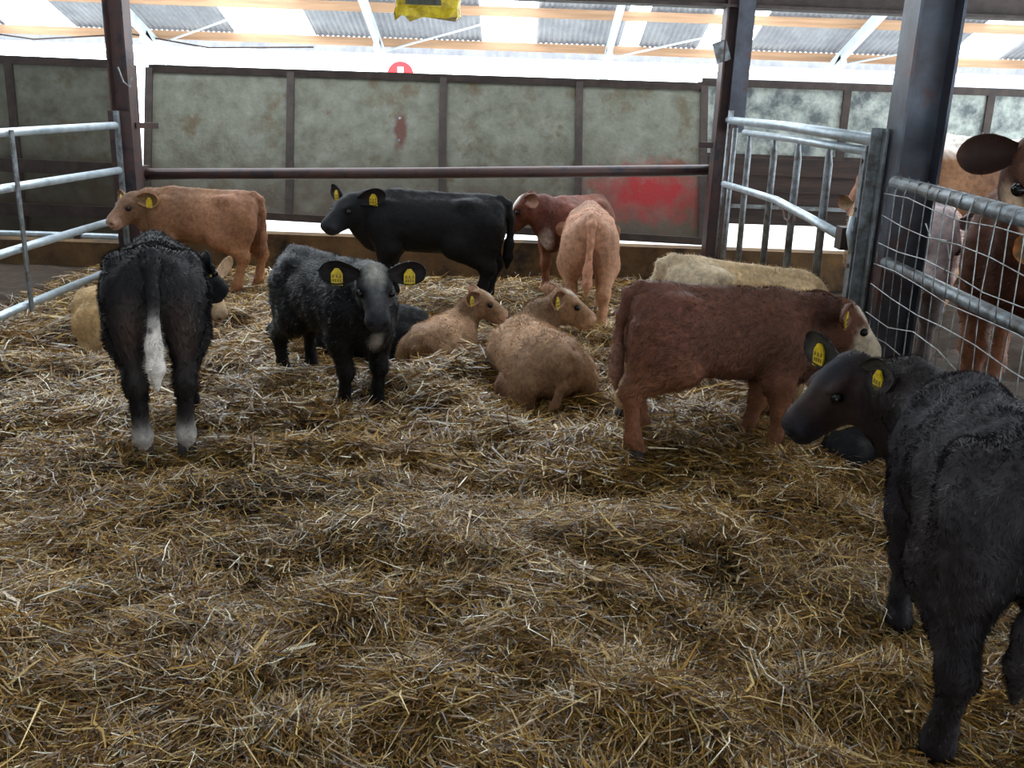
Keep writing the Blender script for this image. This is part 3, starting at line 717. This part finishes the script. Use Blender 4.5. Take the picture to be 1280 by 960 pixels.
cattle('black_calf', 'large glossy black calf standing side-on along the back of the pen', (-.70, 7.5, hz(-.6, 7.5)-.02), 179, 1.13, dict(BLACK, head=K(20, 20, 24)), stretch=1.15,
       head=(52, 26, 0), poll=(.46, .04, .73), ear_back=.3, ear_droop=-.3, legs=dict(hl=(.04, 0, 0), fl=(.03, 0, 0)), fur=14000, furlen=.012)
cattle('red_calf', 'red calf with white forehead turned left behind the tan calf', (.50, 8.25, hz(.5, 8.3)), 236, 1.04, dict(RED, body=K(112, 62, 46), head=K(98, 56, 40), muzzle=K(86, 52, 40), neck=K(94, 52, 40)),
       head=(-54, 44, 0), poll=(.53, -.12, .80), tags=(0, 0), fur=9000, furlen=.014,
       paints=[('h', (.08, 0, .05), (.075, .035, .045), WHITE, .35), ('b', (.45, 0, .47), (.05, .06, .10), K(200, 180, 170), .5)])
cattle('tan_calf', 'pale tan calf seen from directly behind, tail hanging, near the red paint', (.555, 7.18, hz(.55, 7.2)), 87, 1.14, TAN, head=(0, 45, 0), poll=(.54, 0, .58), fat=.93,
       legs=dict(hl=(.12, .0, 0), hr=(-.04, .01, 0)), fur=14000, furlen=.012)
cattle('brown_calf', 'light brown calf lying down left of centre with its head to the right', (-.47, 5.92, hz(-.5, 5.9)-.05), 72, .84, LYB, lying=True,
       head=(-72, 24, 0), poll=(.40, -.13, .55), fur=20000, furlen=.02, res=.0115, headsize=1.15, paints=[('h', (.07, 0, .05), (.04, .03, .02), K(206, 188, 166), .5)])
cattle('brown_calf', 'light brown calf lying curled in the middle, white patch on its poll', (.13, 5.30, hz(.1, 5.3)-.05), 112, .98, LYB, lying=True, fat=1.12,
       head=(-106, 24, 0), poll=(.38, -.31, .53), fur=28000, furlen=.022, res=.0115, headsize=1.12, paints=[('h', (.04, 0, .05), (.045, .035, .022), K(220, 210, 196), .5)])
cattle('cream_calf', 'cream calf standing behind the red calf with its head lowered', (1.12, 4.74, hz(1.1, 4.7)-.0), 7, 1.05, CREAM, head=(-10, 62, 0), poll=(.56, 0, .46),
       legs=dict(hl=(-.12, 0, 0), hr=(-.20, 0, 0), fr=(.05, 0, 0)), fur=16000, furlen=.02, nose_down=8)
cattle('red_calf', 'dark red calf with white face standing side-on and facing right', (.94, 4.14, hz(.9, 4.1)-.04), 1, .985, RED, nose_down=3, head=(2, 34, 0), poll=(.50, 0, .745), res=.0095,
       legs=dict(hl=(.04, 0, 0), hr=(-.03, 0, 0), fr=(.03, 0, 0), fl=(-.05, 0, 0)), fur=40000, furlen=.02, tail_tip=K(150, 110, 92), tags=(0, 1),
       paints=[('h', (.19, 0, .0), (.125, .10, .085), K(214, 198, 172), .2), ('h', (.07, 0, .055), (.06, .045, .03), K(214, 202, 184), .3)])
cattle('cream_calf', 'cream calf lying down at the left behind the black calf', (-2.5, 6.12, hz(-2.5, 6.1)-.06), 3, .97, dict(CREAM, body=K(190, 154, 104), rump=K(190, 158, 112)), lying=True, head=(-35, 50, 0), poll=(.46, -.10, .53), ear_droop=-.7, ear_back=.2,
       fur=12000, furlen=.016, tags=(0, 0), headsize=1.15)
cattle('black_calf', 'black calf lying down behind the black calf that faces the viewer', (-1.0, 6.0, hz(-1.0, 6.0)-.02), 178, .95, BLACK, lying=True, head=(30, 30, 0), poll=(.44, .0, .40),
       fur=9000, furlen=.018, tags=(0, 0))
cattle('dark_calf', 'dark brown-black calf nearest the viewer at the right edge, looking left', (1.30, 2.36, hz(1.3, 2.4)-.02), 78, 1.07,
       dict(body=K(38, 35, 40), head=K(54, 38, 33), leg=K(36, 31, 33), neck=K(42, 33, 32), muzzle=K(34, 37, 46), rump=K(46, 41, 42), ear_in=K(70, 66, 58), ear=K(40, 36, 36), belly=K(36, 31, 31)),
       ear_back=-.1, ear_droop=-.22, head=(116, 32, 0), poll=(.60, .25, .72), res=.0085, fur=90000, furlen=.014, fur_w=.75, legs=dict(hr=(.0, -.02, 0), hl=(-.02, .0, 0), fl=(-.05, 0, 0)), ear_len=.165, headsize=1.12,
       paints=[('h', (.06, 0, .06), (.07, .05, .035), K(34, 36, 44), .6)])
cattle('black_calf', 'black calf lying in the shadow beneath the dark calf\'s chin', (1.66, 4.15, hz(1.5, 4.0)-.10), 35, .6, BLACK, lying=True, head=(0, 45, 0), poll=(.40, 0, .30), fur=4000, tags=(0, 0))
# cattle outside the gates
cattle('brown_cow', 'big brown cow beyond the mesh gate, face at the right edge', (2.80, 5.0, 0), 235, 1.62, dict(RED, body=K(100, 62, 44), head=K(92, 58, 42), ear=K(62, 38, 28), ear_in=K(44, 26, 20), muzzle=K(190, 150, 130)),
       head=(30, 48, 0), poll=(.50, .0, .885), tags=(0, 0), category='cow', fur=14000, furlen=.022, res=.013, ear_back=.1, ear_droop=.15, ear_len=.135,
       paints=[('h', (.13, -.06, -.05), (.06, .03, .04), K(220, 190, 160), .4)])
cattle('roan_cow', 'pale roan cow with greyish pink neck just beyond the near right post', (2.55, 6.2, 0), 262, 1.40, dict(body=K(196, 170, 160), head=K(186, 170, 170), leg=K(84, 74, 72), neck=K(186, 170, 172), muzzle=K(130, 108, 104), rump=K(190, 150, 110), belly=K(120, 84, 62)),
       head=(0, 62, 0), poll=(.54, 0, .72), tags=(0, 0), category='cow', fur=9000, furlen=.02, res=.0115)
cattle('white_backed_cow', 'brown cow with a white back, farthest right behind the pale roan cow', (4.3, 9.0, 0), 185, 1.75, dict(body=K(120, 84, 56), head=K(120, 80, 56), leg=K(90, 64, 50), rump=K(150, 110, 80), belly=K(100, 66, 46)),
       head=(0, 50, 0), poll=(.52, 0, .66), tags=(0, 0), category='cow', fur=6000, furlen=.02, res=.014,
       paints=[('b', (0, 0, .82), (.6, .3, .10), K(226, 214, 204), .3)])
cattle('brown_calf', 'brown calf beyond the creep gate, one ear showing beside the angle upright', (3.3, 7.9, 0), 200, 1.05, dict(BROWN, body=K(150, 106, 86), ear=K(130, 88, 66), head=K(150, 102, 82)), head=(30, 40, 0), poll=(.48, 0, .84), tags=(0, 0), fur=5000)
cattle('ginger_calf', 'ginger calf beyond the mesh gate with an orange ear at the right edge', (2.86, 3.98, 0), 190, 1.1, dict(BROWN, body=K(150, 98, 60), head=K(160, 104, 64), ear=K(186, 120, 68)), head=(35, 45, 0), poll=(.50, 0, .93), tags=(0, 0), fur=5000)
cattle('cream_calf', 'cream calf pressed against the mesh gate at the right edge', (2.62, 3.42, 0), 182, .95, CREAM, head=(20, 55, 0), poll=(.50, 0, .78), tags=(0, 0), fur=5000)

# ------------------------------------------------------------------ loose straw over the bed
def straws(n, near):
    g = np.random.default_rng(21 if near else 22)
    # density follows how large a straw shows: many near the gate we look over, fewer far away
    y0, y1 = (1.35, 4.2) if near else (3.8, 8.72)
    u = g.random(n); a_ = .9 if near else .6
    y = (y0**(-a_)+(y1**(-a_)-y0**(-a_))*u)**(-1/a_)
    hw = np.minimum(.64*y+.5, 3.9); x = (g.random(n)*2-1)*hw
    x = np.where(x > 2.0, 2.0-(x-2.0)*.9, x); x = np.where(x < -3.9, x-(g.random(n)*2.5)*(y > 5), x)
    L = (.06+.13*g.random(n)**1.4)*(1.0 if near else 1.25)
    base = vnoise(x*2.2+3, y*2.2+8)*7.0+vnoise(x*.9, y*.9+5)*6
    az = base+g.normal(0, .75, n); el = g.normal(.02, .24, n)+np.where(g.random(n) < .07, g.random(n)*.8, 0)
    h = height(x, y); lift = g.random(n)**2*.05+vnoise(x*12, y*12)*.02
    d0 = np.stack([np.cos(az)*np.cos(el), np.sin(az)*np.cos(el), np.sin(el)], -1)
    c = np.stack([x, y, h+lift], -1)
    bend = g.normal(0, .28, (n, 3)); bend[:, 2] = -np.abs(bend[:, 2])*.8
    side = np.cross(d0, V3(0, 0, 1)); side /= np.linalg.norm(side, axis=1)[:, None]+1e-9
    tw = g.normal(0, .6, n)[:, None]; up = np.cross(side, d0); sd = side*np.cos(tw)+up*np.sin(tw)
    w = (.0010+.0016*g.random(n)**1.6)*(1.0 if near else 1.7)
    w = np.where(g.random(n) < .03, w*2.2, w)[:, None]
    p = [c-d0*L[:, None]*.5, c-d0*L[:, None]*.17+bend*.04, c+d0*L[:, None]*.17+bend*.05*np.abs(tw), c+d0*L[:, None]*.5+bend*.12*L[:, None]/.12]
    ks = [.7, 1, 1, .45]
    if not near: p = [p[0], (p[1]+p[2])*.5, p[3]]; ks = [.7, 1, .45]
    V = np.stack([q+sd*w*k*s for q, k in zip(p, ks) for s in (-1, 1)], 1).reshape(-1, 3)
    V[:, 2] = np.maximum(V[:, 2], height(V[:, 0], V[:, 1])-.018)
    m = len(p)*2; o = (np.arange(n)*m)[:, None, None]
    F = (o+np.array([[0, 1, 3, 2], [2, 3, 5, 4], [4, 5, 7, 6]][:len(p)-1])[None]).reshape(-1, 4)
    pal = np.array([srgb(166, 124, 54), srgb(190, 150, 76), srgb(214, 182, 112), srgb(128, 88, 36), srgb(244, 236, 208), srgb(84, 58, 28)])  # the near-white straws are painted glints, highlight put into their colour
    pick = g.choice(6, n, p=[.25, .19, .13, .22, .06, .15])
    C = pal[pick]*(.6+.6*g.random((n, 1)))
    low_dark = np.clip((vnoise(x*1.1+20, y*1.4+4)-.45)*3, 0, 1)[:, None]*.55*(lift < .03)[:, None]; C = C*(1-low_dark)  # low-lying straws coloured darker in uneven patches
    C = np.repeat(C, m, 0)
    me = new_mesh('straw', V, F, M['straw'], False, C)
    return me
o = link('straw_bedding', straws(208000, True)); tag(o, 'loose golden straw strewn over the near half of the pen', 'straw', kind='stuff')
o = link('straw_bedding', straws(124000, False)); tag(o, 'trampled straw around the feet of the far calves', 'straw', kind='stuff')
